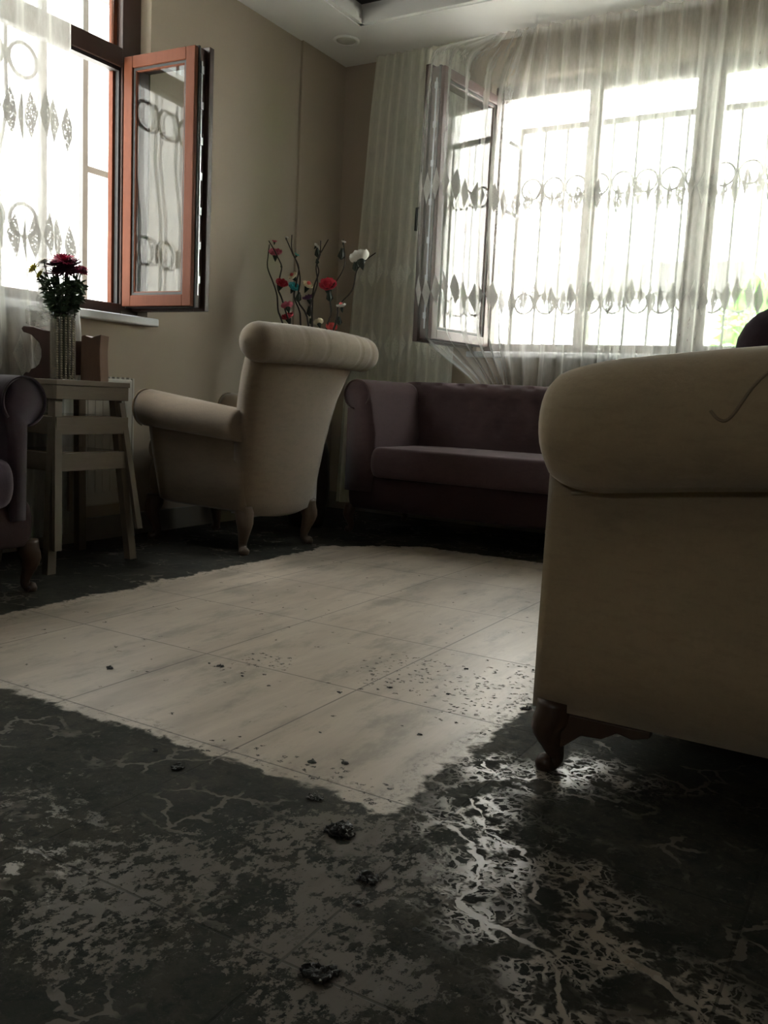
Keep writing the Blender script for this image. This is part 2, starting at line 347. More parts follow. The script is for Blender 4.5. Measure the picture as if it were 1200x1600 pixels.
broad = t.ma('MULTIPLY', t.step(t.vor(warp(P, 9, .12), 11, 'DISTANCE_TO_EDGE'), .03, .05, 1, 0), t.step(t.noise(P, 6, 3), .50, .60))
bare = t.ma('MAXIMUM', t.ma('MAXIMUM', t.ma('MAXIMUM', r1, r2), t.ma('MAXIMUM', r3, r4)), t.ma('MAXIMUM', net, broad))
# shiny bared flakes at the left
flake = t.ma('MULTIPLY', t.step(t.noise(t.map(warp(P, 30, .04), (1, 1.6, 1), rot=(0, 0, .6)), 17, 6, .75), .548, .59), t.ma('MULTIPLY', blob(-1.08, .72, .25, .33), .9))
bare = t.ma('MAXIMUM', bare, flake)
mud = t.ma('MULTIPLY', mud, t.ma('SUBTRACT', 1.0, t.ma('MULTIPLY', bare, .92)))
# specks of mud on the clean part
W3 = warp(W2, 130, .012); sp = t.vor(W3, 62, 'F1'); spr = t.vor(W3, 62, 'F1', 'Color')
dens = t.ma('MAXIMUM', t.ma('MULTIPLY', blob(-.72, 1.9, .28, .35), .75), t.ma('MAXIMUM', t.ma('MULTIPLY', blob(-1.02, 1.88, .16, .22), .85), t.ma('MAXIMUM', t.ma('MULTIPLY', blob(-1.33, 1.72, .12, .14), .6), t.ma('MULTIPLY', blob(-.85, 1.22, .45, .12), .55))))
dens = t.ma('ADD', dens, .02); speck = t.ma('MULTIPLY', t.ma('LESS_THAN', t.xyz(spr)[0], dens), t.step(sp, .25, .38, 1, 0))
speck = t.ma('MULTIPLY', speck, t.step(t.noise(P, 120, 4, .8), .44, .52))
mud = t.ma('MAXIMUM', mud, speck)
edge = t.ma('MULTIPLY', t.step(t.ma('ABSOLUTE', t.ma('ADD', sd, .03)), 0, .035, 1, 0), t.ma('MULTIPLY', t.step(fine, .50, .58), .35)); mud = t.ma('MAXIMUM', mud, edge)
# tile stone and joints
st = t.noise(t.map(warp(P, 6, .05), (13, 1.6, 1)), 1.0, 7, .68, .6); st2 = t.noise(t.map(P, (5, 1.2, 1)), 1.2, 4, .6)
tile = t.mix(st, (.30, .245, .19), (.59, .505, .41)); tile = t.mix(t.ma('MULTIPLY', t.step(st2, .45, .7), .45), tile, (.21, .165, .125))
smear = t.ma('MULTIPLY', t.step(t.noise(t.map(P, (3, 1.2, 1)), 3.4, 7, .7), .48, .66), .45); tile = t.mix(smear, tile, (.13, .115, .09))
def joint(v, o, p, wd):
    f = t.ma('FRACT', t.ma('ADD', t.ma('DIVIDE', t.ma('SUBTRACT', v, o), p), .5)); return t.step(t.ma('MULTIPLY', t.ma('ABSOLUTE', t.ma('SUBTRACT', f, .5)), p), wd * .5, wd, 1, 0)
jo = t.ma('MAXIMUM', joint(X, -.576, .457, .0026), joint(Y, .797, .4455, .0026))
tile = t.mix(t.ma('MULTIPLY', jo, .8), tile, (.07, .055, .04))
mcol = t.mix(t.step(patch, .42, .62), (.020, .020, .014), (.042, .036, .025)); mcol = t.mix(t.step(t.noise(W2, 26, 5, .7), .45, .7), mcol, (.013, .013, .010)); mcol = t.mix(t.ma('MULTIPLY', jo, .7), mcol, (.015, .014, .010)); mcol = t.mix(t.ma('MULTIPLY', t.step(t.noise(W2, 75, 4, .8), .55, .68), .5), mcol, (.085, .075, .055)); mcol = t.mix(t.ma('MULTIPLY', near, .5), mcol, (.022, .022, .019))
keep = t.ma('MAXIMUM', t.ma('MAXIMUM', t.ma('MAXIMUM', r1, r2), t.ma('MAXIMUM', r3, r4)), t.ma('MAXIMUM', net, t.ma('MULTIPLY', flake, .8)))
tile = t.mix(t.ma('MULTIPLY', outm, t.ma('SUBTRACT', .84, t.ma('MULTIPLY', keep, .50))), tile, (.040, .033, .022))
col = t.mix(mud, tile, mcol)
rg = t.mixf(mud, t.ma('ADD', .27, t.ma('MULTIPLY', t.noise(P, 7, 4), .22)), t.ma('ADD', .42, t.ma('MULTIPLY', mid, .45)))
rg = t.ma('ADD', rg, t.ma('MULTIPLY', outm, t.ma('SUBTRACT', .16, t.ma('MULTIPLY', keep, .26))))
hh = t.ma('ADD', t.ma('MULTIPLY', mud, t.ma('ADD', .35, t.ma('MULTIPLY', fine, .9))), t.ma('MULTIPLY', jo, -.8)); hh = t.ma('ADD', hh, t.ma('MULTIPLY', t.noise(P, 3, 2), .5))
floor_m = t.done(t.pbr(col, rg, t.bump(hh, .45, .0025), Specular_IOR_Level=t.mixf(outm, t.mixf(mud, .5, .2), t.mixf(keep, .16, .38))))
struct('floor', B(((XL - .22, YF - .2, -.12), (XR + .2, YB + .25, 0))), floor_m)

# ---- windows
def frame_ring(bm, w, h, r, y0, y1, x0=0, z0=0):
    """rectangular ring of rails r wide"""
    box(bm, (x0, y0, z0), (x0 + r, y1, z0 + h)); box(bm, (x0 + w - r, y0, z0), (x0 + w, y1, z0 + h))
    box(bm, (x0 + r, y0, z0), (x0 + w - r, y1, z0 + r)); box(bm, (x0 + r, y0, z0 + h - r), (x0 + w - r, y1, z0 + h))
def sash(name, loc, rz, w, h, m, ext='win_out'):
    """casement leaf, hinged at its local origin; exterior face towards m * -y"""
    r = thing(name, '', '', loc, rz); del r['label']; del r['category']; r['kind'] = 'structure'
    def BX(*rs):
        bm = bmesh.new()
        for a in rs:
            y0, y1 = sorted((a[4] * m, a[5] * m)); frame_ring(bm, a[0], a[1], a[2], y0, y1, a[3], a[6])
        return bm
    obj('exterior_frame', BX((w, h, .048, 0, -.018, .004, 0), (w - .07, h - .07, .030, .035, -.008, .010, .035)), ext, r, False, .003)
    obj('gasket', BX((w + .006, h + .01, .05, -.002, .004, .014, -.005), (w - .10, h - .10, .010, .05, -.010, .02, .05)), 'gasket', r, False)
    obj('interior_frame', BX((w - .002, h + .006, .055, .001, .014, .055, -.003), (w + .03, h + .03, .062, -.012, .055, .085, -.015)), 'win_in', r, False, .003)
    bm = bmesh.new(); y0, y1 = sorted((-.002 * m, .018 * m)); box(bm, (.055, y0, .055), (w - .055, y1, h - .055)); obj('pane', bm, 'pane', r, False)
    bm = bmesh.new(); ya, yb = sorted((.024 * m, .032 * m)); box(bm, (w - .003, ya, .05), (w + .0015, yb, h - .05))
    for k in range(7): z = .10 + (h - .2) * k / 6; box(bm, (w - .003, min(.020 * m, .036 * m), z), (w + .006, max(.020 * m, .036 * m), z + .03))
    obj('lock_strip', bm, 'steel', r, False)
    bm = bmesh.new(); box(bm, (w - .045, min(.085 * m, .094 * m), h * .5 - .035), (w - .015, max(.085 * m, .094 * m), h * .5 + .035)); tube(bm, [(w - .03, .09 * m, h * .5), (w - .03, .13 * m, h * .5), (w - .03, .132 * m, h * .5 - .11)], .008); obj('handle', bm, 'gasket', r)
    bm = bmesh.new()
    for z in (.12, h - .14): tube(bm, [(-.006, .02 * m, z), (-.006, .02 * m, z + .07)], .009)
    obj('hinge', bm, 'steel', r)
    return r
wl_ = thing('window_1', '', '', (XL - .06, 0, 0)); del wl_['label']; del wl_['category']; wl_['kind'] = 'structure'
def lf(*bs): return B(*[((a[0], a[1], a[2]), (b[0], b[1], b[2])) for a, b in bs])
obj('window_frame', lf(((-.06, 2.875, .99), (0, 2.98, 2.49)), ((-.06, 1.31, .99), (0, 1.36, 2.49)), ((-.06, 1.36, .99), (0, 2.875, 1.04)), ((-.06, 1.36, 2.045), (0, 2.875, 2.125)), ((-.06, 1.36, 2.44), (0, 2.875, 2.49)), ((-.06, 2.20, 1.04), (0, 2.27, 2.045))), 'win_in', wl_, False, .004)
obj('frame_edge', lf(((-.062, 2.852, 1.04), (-.035, 2.875, 2.045)), ((-.062, 2.852, 2.125), (-.035, 2.875, 2.44)), ((-.062, 1.36, 2.43), (-.035, 2.852, 2.44))), 'win_out', wl_, False, .002)
obj('gasket', lf(((-.034, 2.865, 1.04), (-.012, 2.875, 2.045)), ((-.05, 1.36, 2.03), (-.01, 2.865, 2.045))), 'gasket', wl_, False)
obj('pane', lf(((-.045, 1.36, 2.125), (-.03, 2.852, 2.43)), ((-.045, 1.36, 1.04), (-.03, 2.20, 2.045))), 'pane', wl_, False)
bm = B(((-.12, 1.28, -.035), (.115, 3.0, 0))); s_ = obj('window_sill', bm, 'marble', wl_, False, .006); s_.location = (0, 0, .985)
sash('window_2', (XL - .045, 2.885, 1.028), math.radians(3), .390, 1.055, 1)
wb_ = thing('window_3', '', '', (0, YB + .06, 0)); del wb_['label']; del wb_['category']; wb_['kind'] = 'structure'
bw = [((-2.08, 0, .955), (-2.03, .06, 2.355)), ((.37, 0, .955), (.42, .06, 2.355)), ((-2.03, 0, .955), (.37, .06, 1.005)), ((-2.03, 0, 2.285), (.37, .06, 2.355)), ((-1.56, 0, 1.005), (-1.49, .06, 2.285)), ((-1.03, 0, 1.005), (-.90, .06, 2.285)), ((-.25, 0, 1.005), (-.15, .06, 2.285))]
obj('window_frame', B(*bw), 'win_in', wb_, False, .004)
obj('pane', B(((-1.49, .025, 1.005), (-1.03, .04, 2.285)), ((-.90, .025, 1.005), (-.25, .04, 2.285)), ((-.15, .025, 1.005), (.37, .04, 2.285))), 'pane', wb_, False)
o = obj('window_sill', B(((-2.12, -.11, -.03), (.46, .1, 0))), 'marble', wb_, False, .006); o.location = (0, 0, .955)
sash('window_4', (-2.045, YB + .03, .985), math.atan2(-.55, -.07), .545, 1.30, -1, 'win_veiled')

# ---- window grilles outside
g = thing('window_grille', 'black wrought iron grille with rings outside the netted window above the plum sofa', 'grille', (-.8, YB + .34, .98))
x0, x1g = -1.22, 1.35
bm = B(((x0, -.008, 1.205), (x1g, .008, 1.235)), ((x0, -.008, 0), (x1g, .008, .03)), ((x0 - .02, -.012, 0), (x0, .012, 1.235)), ((x1g, -.012, 0), (x1g + .02, .012, 1.235))); obj('frame', bm, 'iron', g, False)
nb = 20; sp_ = (x1g - x0) / nb
for k in range(1, nb):
    bm = bmesh.new(); xx = x0 + sp_ * k; tube(bm, [(xx, 0, .02), (xx, 0, 1.21)], .007, 6); obj('bar', bm, 'iron', g)
for z in (.27, .90):
    for k in range(nb):
        bm = bmesh.new(); ring_(bm, (x0 + sp_ * (k + .5), 0, z), sp_ / 2 - .008, .006, 'y'); obj('ring', bm, 'iron', g)
for z in (.75, 1.12):
    bm = bmesh.new(); tube(bm, [(x0, 0, z), (x0 - .04, -.10, z + .02)], .011, 6); obj('wall_bracket', bm, 'iron', g)
g = thing('window_grille', 'black wrought iron grille with curved bars outside the left window', 'grille', (XL - .42, 2.2, .95))
bm = B(((-.012, -1.0, 0), (.012, 1.05, .03)), ((-.012, -1.0, 1.50), (.012, 1.05, 1.53)), ((-.014, .53, 0), (.014, .56, 1.53)), ((-.014, .76, 0), (.014, .79, 1.53)), ((-.010, .79, .715), (.010, 1.05, .745)), ((-.014, 1.05, 0), (.014, 1.08, 1.53)), ((-.014, -1.03, 0), (.014, -1.0, 1.53))); obj('frame', bm, 'iron', g, False)
for k in range(8):
    yy = -.83 + .17 * k; bm = bmesh.new(); tube(bm, cr([(0, yy, 1.50), (0, yy, 1.0), (0, yy + .005, .90), (0, yy - .045, .62), (0, yy - .05, .42), (0, yy - .05, .02)], 6), .009, 6); obj('bar', bm, 'iron', g)
for z in (.43, 1.10):
    for k in range(9):
        bm = bmesh.new(); ring_(bm, (0, -.915 + .17 * k, z), .070, .009, 'x'); obj('ring', bm, 'iron', g)

# ---- ceiling spotlight
dl = thing('ceiling_spotlight', 'small round unlit spotlight recessed in the ceiling corner', 'light', (-2.80, 4.17, ZC))
bm = bmesh.new(); lathe(bm, [(.072, 0), (.072, -.006), (.058, -.008), (.055, -.002)], 32); obj('trim_ring', bm, 'ceiling', dl)
bm = bmesh.new(); lathe(bm, [(.052, 0), (.052, -.004), (.02, -.006)], 32); obj('lamp_face', bm, plain('frosted_lamp', (.6, .58, .52), .5), dl)

# ---- radiator
rd = thing('radiator', 'white panel radiator on the left wall behind the oak side table', 'radiator', (XL + .045, 2.2, .15))
bm = B(((.020, -.62, .012), (.036, .62, .555))); obj('front_panel', bm, 'rad', rd, False, .008)
bm = bmesh.new()
for k in range(30): y = -.58 + .04 * k; box(bm, (.036, y - .010, .07), (.0385, y + .010, .51))
obj('ribs', bm, 'rad', rd, False, .001)
obj('rear_panel', B(((-.040, -.62, .012), (-.026, .62, .555))), 'rad', rd, False, .004)
obj('side_cover', B(((-.042, .616, 0), (.038, .628, .56))), 'rad', rd, False, .003); obj('side_cover', B(((-.042, -.628, 0), (.038, -.616, .56))), 'rad', rd, False, .003)
bm = bmesh.new()
for k in range(46): y = -.61 + 1.22 * k / 45; box(bm, (-.036, y - .008, .552), (.030, y + .004, .562))
obj('top_grille', bm, 'rad', rd, False)
bm = bmesh.new(); tube(bm, [(0, .60, .02), (0, .66, .02), (0, .66, -.15)], .011); ball(bm, (0, .66, .02), .02); obj('valve', bm, 'steel', rd)

# ---- curtains
def curtain(name, cols, mat, label, nz, fold, amp, group=None, hemr=0.0):
    """cols: list of (u metres, [7 points from ceiling to hem]); interpolated both ways"""
    lv = []
    for c in cols:
        q = [Vector(p) for p in c[1]]; L = []
        for s0, s1 in zip(q, q[1:]): L += [s0.lerp(s1, k / 8) for k in range(8)]
        L.append(q[-1])
        for _ in range(2): L = [L[0]] + [(L[i - 1] + L[i] * 2 + L[i + 1]) / 4 for i in range(1, len(L) - 1)] + [L[-1]]
        lv.append(L)
    lv = lv; nrow = len(lv[0]); bm = bmesh.new(); uvl = bm.loops.layers.uv.new('UVMap')
    grid = []; us = []
    step = .012; n = int((cols[-1][0] - cols[0][0]) / step)
    for i in range(n + 1):
        u = cols[0][0] + (cols[-1][0] - cols[0][0]) * i / n; k = max(j for j in range(len(cols) - 1) if cols[j][0] <= u + 1e-9); a, b = cols[k], cols[k + 1]; f = (u - a[0]) / (b[0] - a[0])
        am = a[2] * (1 - f) + b[2] * f; row = []
        k0, k3 = max(k - 1, 0), min(k + 2, len(cols) - 1)
        for j in range(nrow):
            p0, p1, p2, p3 = lv[k0][j], lv[k][j], lv[k + 1][j], lv[k3][j]
            p = .5 * ((2 * p1) + (p2 - p0) * f + (2 * p0 - 5 * p1 + 4 * p2 - p3) * f * f + (3 * p1 - p0 - 3 * p2 + p3) * f ** 3)
            tz = j / (nrow - 1); ph = 2 * PI * u / fold + 1.2 * math.sin(u * 3.1) + .5 * math.sin(tz * 4 + u * 7) + .6 * math.sin(u * 11.3)
            w_ = math.sin(ph) + .35 * math.sin(ph * 2.3 + 1 + tz * 2)
            tg = (p2 - p1); nr = Vector((-tg.y, tg.x, 0)).normalized() if tg.length > 1e-6 else Vector((0, -1, 0))
            row.append(bm.verts.new(p + nr * w_ * amp * am * (.75 + .35 * tz)))
        grid.append(row); us.append(u * 1.6)
    for i in range(n):
        for j in range(nrow - 1):
            f = bm.faces.new((grid[i][j], grid[i + 1][j], grid[i + 1][j + 1], grid[i][j + 1]))
            for l, (a, b) in zip(f.loops, ((i, j), (i + 1, j), (i + 1, j + 1), (i, j + 1))): l[uvl].uv = (us[a], grid[a][b].co.z)
    me_o = obj(name, bm, mat); return tag(me_o, label, 'curtain', group)
zs = [2.565, 2.30, 1.9, 1.5, 1.0, .78, .08]
Yc = 4.405
cols = [(0, [(-2.12, Yc, 2.565), (-2.135, 3.90, 2.335), (-2.165, 3.90, 1.9), (-2.165, 3.90, 1.5), (-2.15, 3.92, 1.0), (-1.99, 4.39, .76), (-2.0, Yc, .10)], .15),
        (.16, [(-2.04, Yc, 2.565), (-2.05, 3.93, 2.335), (-2.04, 3.90, 1.9), (-2.05, 3.92, 1.5), (-2.03, 3.98, 1.0), (-1.95, 4.40, .76), (-1.95, Yc, .10)], .25),
        (.36, [(-1.95, Yc, 2.565), (-1.98, 4.20, 2.33), (-1.97, 4.16, 1.9), (-1.96, 4.14, 1.5), (-1.95, 4.20, 1.0), (-1.90, 4.41, .76), (-1.90, Yc, .10)], .45),
        (.54, [(-1.85, Yc, 2.565), (-1.90, 4.38, 2.30), (-1.92, 4.33, 1.9), (-1.91, 4.33, 1.5), (-1.89, 4.35, 1.0), (-1.84, 4.41, .76), (-1.84, Yc, .10)], .7),
        (.72, [(-1.72, Yc, z) for z in zs], 1.0)]
cols += [(.72 + .27 * k, [(-1.72 + .25 * k, Yc, z) for z in zs], 1.0) for k in range(1, 10)]
curtain('sheer_curtain', cols, 'sheer_back', 'long white lace net curtain draped over the open casement above the plum sofa', 48, .095, .028)
zs2 = [2.565, 2.25, 1.9, 1.5, 1.0, .6, .05]; xl2 = [-2.76, -2.79, -2.81, -2.835, -2.87, -2.89, -2.91]
cols = [(u, [(a + (-2.18 - a) * u / .75, 4.42, z) for a, z in zip(xl2, zs2)], 1.0) for u in (0, .15, .3, .45, .6, .75)]
curtain('sheer_curtain', cols, 'sheer_side', 'grey-green net curtain panel hanging flat against the wall left of the open casement', 48, .07, .016)
zs3 = [2.565, 2.2, 1.8, 1.4, 1.0, .6, .06]; yl3 = [2.455, 2.455, 2.455, 2.47, 2.49, 2.53, 2.50]
cols = [(u, [(-2.922, 1.45 + (b - 1.45) * u / 1.0, z) for b, z in zip(yl3, zs3)], 1.0) for u in (0, .2, .4, .6, .8, 1.0)]
curtain('sheer_curtain', cols, 'sheer_left', 'cream lace net curtain at the left window behind the flower vase', 48, .10, .016)

# ================================================================ furniture
def cabriole(name, par, loc, h, dx, dy, k=1.0, mat='leg', bracket=None):
    d = Vector((dx, dy, 0)).normalized(); bm = bmesh.new(); z = Vector((0, 0, 1))
    pts = [d * .010 * k + z * (h + .02), d * .012 * k + z * h * .93, d * .022 * k + z * h * .72, d * .010 * k + z * h * .45, d * .0 * k + z * h * .24, d * .006 * k + z * h * .12, d * .020 * k + z * .012, d * .022 * k]
    rd_ = [.036 * k, .038 * k, .034 * k, .023 * k, .017 * k, .017 * k, .023 * k, .017 * k]
    P = cr(pts, 3); R = [rd_[min(i // 3, 7)] * (1 - (i % 3) / 3) + rd_[min(i // 3 + 1, 7)] * (i % 3) / 3 for i in range(len(P))]
    tube(bm, P, R, 12); o = obj(name, bm, mat, par); o.location = loc
    for b in (bracket or []):
        e = Vector(b).normalized(); L = Vector(b).length; bm = bmesh.new(); n = e.cross(z) * .012
        pr = [(0, h), (L, h), (L, h - .012), (L * .82, h - .022), (L * .66, h - .016), (L * .5, h - .034), (L * .28, h - .036), (L * .12, h - .06), (0, h - .075)]
        loft(bm, [[e * x + z * zz + n for x, zz in pr], [e * x + z * zz - n for x, zz in pr]]); q = obj('bracket', bm, mat, o, False, .003)
    return o

def sofa(name, label, W, D, H, loc, rz, fab, basem, legm, z0=.11, seat=.43, rr=.09, aw=.20, camel=0.0, neck=.05, armH=None, lk=1.0, over=.03, bracket=False, arm_r=.08, pleat=True, ek=.55):
    s = thing(name, label, 'sofa', loc, rz); armH = armH or H; hw = W / 2
    bm = bmesh.new(); cushion(bm, (0, D / 2 - .03, (z0 + seat - .14) / 2), hw - .03, D / 2 - .045, (seat - .14 - z0) / 2, .03, .0); obj('base', bm, basem, s)
    bm = bmesh.new(); cushion(bm, (0, (D - .20) / 2 - .012, seat - .08), hw - aw * .82, (D - .20) / 2 + .018, .075, .045, .012); obj('seat_cushion', bm, fab, s)
    # back: profile lofted along the width
    bm = bmesh.new(); rings = []; n = 90; yo = D - over; bz = z0 + .004
    for i in range(n + 1):
        x = -hw + W * i / n; e = min(x + hw, hw - x); er = min(1, e / (rr * 1.1)); k = math.sqrt(max(0, 1 - (1 - er) ** 2)); k = ek + (1 - ek) * k
        top = H + camel * math.cos(PI * x / W) ** 1.0 - (1 - k) * rr * 1.0; r = rr * (.6 + .4 * (k - ek) / (1 - ek))
        cz = top - r; cy = yo - .012; pr = [(yo, bz), (yo, bz + (cz - bz) * .25), (yo - .002, bz + (cz - bz) * .5), (yo - .004, cz - r * .93)]
        for a in range(-75, 186, 15): pr.append((cy + r * math.cos(math.radians(a)) + .012, cz + r * math.sin(math.radians(a))))
        yi = D - .20
        for q in range(1, 9):
            f = q / 8; y = (cy - r + .012) * (1 - f) + yi * f - .012 * math.sin(f * PI); z = cz * (1 - f) + (seat - .05) * f
            pr.append((y, z))
        pr.append((yi, bz))
        rg_ = []
        for y, z in pr:
            dd = 0
            if y < yo - .03 and z > seat:      # tufts on the inside
                gx = x / .13; gz = (z - seat) / .11; row = round(gz); bx = gx - (row % 2) * .5; fx = bx - round(bx); fz = gz - row
                dd = .020 * math.exp(-(fx * fx + fz * fz) / .035) + .008 * math.exp(-((abs(fx) - abs(fz)) ** 2) / .004) * (1 if z < H + .05 else 0)
            g_ = 0
            if pleat and z > cz - r * .9:
                u = x / .30; g_ = .004 * math.exp(-((u - round(u)) * .30) ** 2 / .00002)
            rg_.append(Vector((x, y + dd - g_ * (1 if y > cy else -1), z - g_)))
        rings.append(rg_)
    loft(bm, rings); o = obj('backrest', bm, fab, s)
    bm = bmesh.new(); pts = [Vector((-hw + .045 + (W - .09) * i / 30, yo + .002, H + camel * math.cos(PI * (-hw + W * i / 30) / W) - 2 * rr + .010)) for i in range(31)]
    tube(bm, pts, .003, 6); obj('piping', bm, fab, o)
    for k in range(int(W / .26)):
        bm = bmesh.new(); x = -hw + .20 + k * .26
        if x > hw - .15: break
        ball(bm, (x, yo - rr * .35, H + camel * math.cos(PI * x / W) - rr * .42), .011, 10, (1, .6, 1)); 
        b = obj('button', bm, fab, o); b.location = (0, rr * .93, 0) if False else (0, 0, 0)
    for sx in (-1, 1):
        bm = bmesh.new(); rings = []; m = 26; xo = hw - .005
        for i in range(m + 1):
            y = .005 + (D - .16) * i / m; r = arm_r * (1 if i > 1 else .93 + .035 * i); cx = xo - arm_r + .005; cz = armH - arm_r
            pr = [(xo - neck, z0 + .09 if True else 0), (xo - neck * .9, cz - r * .95)]
            for a in range(-70, 200, 15): pr.append((cx + r * math.cos(math.radians(a)), cz + r * math.sin(math.radians(a))))
            pr += [(xo - aw * .85, seat + .06), (xo - aw * .85, seat - .1), (xo - aw * .8, z0 + .09)]
            rings.append([Vector((sx * x, y, z)) for x, z in pr])
        loft(bm, rings); a_ = obj('arm', bm, fab, s)
        bm = bmesh.new(); cx = xo - arm_r + .005; cz = armH - arm_r
        tube(bm, [Vector((sx * (cx + (arm_r - .004) * math.cos(math.radians(a))), .002, cz + (arm_r - .004) * math.sin(math.radians(a)))) for a in range(-80, 230, 12)], .004, 6); obj('arm_piping', bm, fab, a_)
    for sx in (-1, 1):
        for sy, yy in ((-1, .05), (1, D - .05)):
            cabriole('leg', s, (sx * (hw - .045), yy, 0), z0, sx, sy * .6, lk, legm, [(-sx * .17, 0, 0)] if bracket else None)
    return s

sofa('sofa', 'plum velvet tufted sofa under the netted window at the back of the room', 1.66, .66, .775, (-1.585, 3.70, 0), 0, 'purple', 'maroon', 'leg', z0=.125, seat=.445, rr=.075, aw=.21, arm_r=.075, armH=.765, neck=.02, lk=.8, over=.09)
sofa('sofa', 'dark plum sofa cut off by the left edge, its round arm beside the oak table', 1.72, .53, .80, (-2.35, 1.025, 0), PI / 2, 'dark_purple', 'maroon', 'leg', z0=.15, seat=.44, rr=.08, aw=.15, arm_r=.080, armH=.692, neck=.07, lk=.9, over=.09)
bs = sofa('sofa', 'large beige velvet sofa seen from behind in the right foreground', 1.42, .72, .745, (.165, 2.21, 0), PI, 'beige_big', 'beige_big', 'leg', z0=.115, seat=.43, rr=.117, aw=.2, camel=.055, arm_r=.1, armH=.70, neck=.03, over=.03, bracket=True, lk=.9, pleat=False, ek=.74)

bm = bmesh.new(); pts = []
for xw, ang in ((-.257, 8), (-.246, 2), (-.234, 0), (-.223, 5), (-.213, 14), (-.200, 26), (-.175, 42), (-.14, 58), (-.10, 75), (-.05, 95)):
    xl = .165 - xw; tp = .745 + .055 * math.cos(PI * xl / 1.42); q = math.radians(ang); pts.append(Vector((xl, .69 + .1165 * math.cos(q), tp - .117 + .1165 * math.sin(q))))
tube(bm, cr(pts, 4), .0028, 6); obj('tuft_crease', bm, plain('crease_shade', (.24, .18, .11), .9), bs)  # darker strip painted in for the shade of the fold
# armchair in front of the left wall, facing it
ac = thing('armchair', 'beige velvet rolled-back armchair seen from behind, facing the left window', 'armchair', (-2.58, 3.08, 0), PI)
LV = [(.165, -.255, .215), (.18, -.275, .245), (.22, -.285, .252), (.32, -.297, .262), (.45, -.312, .280), (.56, -.330, .297), (.66, -.352, .313), (.75, -.382, .332), (.82, -.415, .350), (.88, -.44, .36)]
rings = []
for z, xb, hw in LV:
    ring = []
    for i in range(17): a = -1 + i / 8; ring.append(Vector((xb - .030 * (1 - a * a) + (.02 * abs(a) ** 6), a * hw, z - (.016 * (1 - a * a) if z < .2 else 0))))
    for i in range(17): a = 1 - i / 8; ring.append(Vector((xb + .11 + .02 * (1 - a * a) * 0 - .02 * abs(a) ** 6, a * hw * .97, z)))
    rings.append(ring)
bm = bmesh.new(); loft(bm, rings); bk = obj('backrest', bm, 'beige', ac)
pts = []; rad = []; N = 64
for i in range(N + 1):
    a = -1 + 2 * i / N; pts.append(Vector((-.405 - .035 * (1 - a * a), a * .445, .868 + .006 * math.cos(a * 2))))
    e = (1 - abs(a)) * .445 / .075; r = .078 * (math.sqrt(max(0.0, 1 - (1 - min(e, 1)) ** 2)) * .97 + .03)
    for c in (-.86, -.72, -.5, -.2, .1, .4, .7): r -= .0035 * math.exp(-((a - c) / .012) ** 2)
    rad.append(r)
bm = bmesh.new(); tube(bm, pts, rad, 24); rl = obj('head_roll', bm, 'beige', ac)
bm = bmesh.new(); tube(bm, [Vector((-.402 - .035 * (1 - a * a), a * .36, .797)) for a in [i / 10 - 1 for i in range(21)]], .0035, 6); obj('piping', bm, 'beige', bk)
for sy in (-1, 1):
    bm = bmesh.new(); rings = []
    for i in range(22):
        f = i / 21; x = -.27 + .545 * f; zc = .535 + .052 * f; r = .070 + .014 * f
        if i == 21: r *= .90
        xf = x if f < .8 else x - (f - .8) * .0; oy = .262 - .004 * f; pb = .18 + .012 * f
        pr = [(oy - .03, pb - .006), (oy, pb + .01), (oy + .004, (pb + zc) / 2), (oy, zc - r * .9)]
        for a in range(-60, 206, 14): pr.append((oy + .012 + r * math.cos(math.radians(a)), zc + r * math.sin(math.radians(a))))
        pr += [(oy - .075, .40), (oy - .08, .2)]
        cut = .075 * max(0, (f - .72) / .28)
        rings.append([Vector((x - cut * max(0, min(1, (.53 - z) / .33)), sy * y, z)) for y, z in pr])
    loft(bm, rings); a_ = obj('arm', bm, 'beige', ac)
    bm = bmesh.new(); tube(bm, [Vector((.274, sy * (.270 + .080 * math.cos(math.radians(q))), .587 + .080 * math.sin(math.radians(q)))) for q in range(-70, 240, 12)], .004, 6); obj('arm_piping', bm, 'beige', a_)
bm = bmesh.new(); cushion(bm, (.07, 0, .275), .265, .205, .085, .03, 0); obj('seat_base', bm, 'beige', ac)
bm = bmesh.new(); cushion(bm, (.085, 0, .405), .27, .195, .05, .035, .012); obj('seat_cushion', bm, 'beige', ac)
for (lx, ly) in ((-.235, .215), (-.255, -.195), (.27, .20), (.27, -.20)):
    cabriole('leg', ac, (lx, ly, 0), .185, math.copysign(1, lx), math.copysign(.7, ly), 1.05, 'leg_pale' if lx < 0 else 'leg')

# dark cushion on the beige sofa
bm = bmesh.new(); cushion(bm, (0, 0, 0), .25, .225, .05, .09, .025); o = obj('cushion', bm, 'dark_purple'); tag(o, 'dark cushion leaning behind the beige sofa back at the right edge', 'cushion'); o.location = (-.045, 1.84, .662); o.rotation_euler = (math.radians(108), 0, 0)

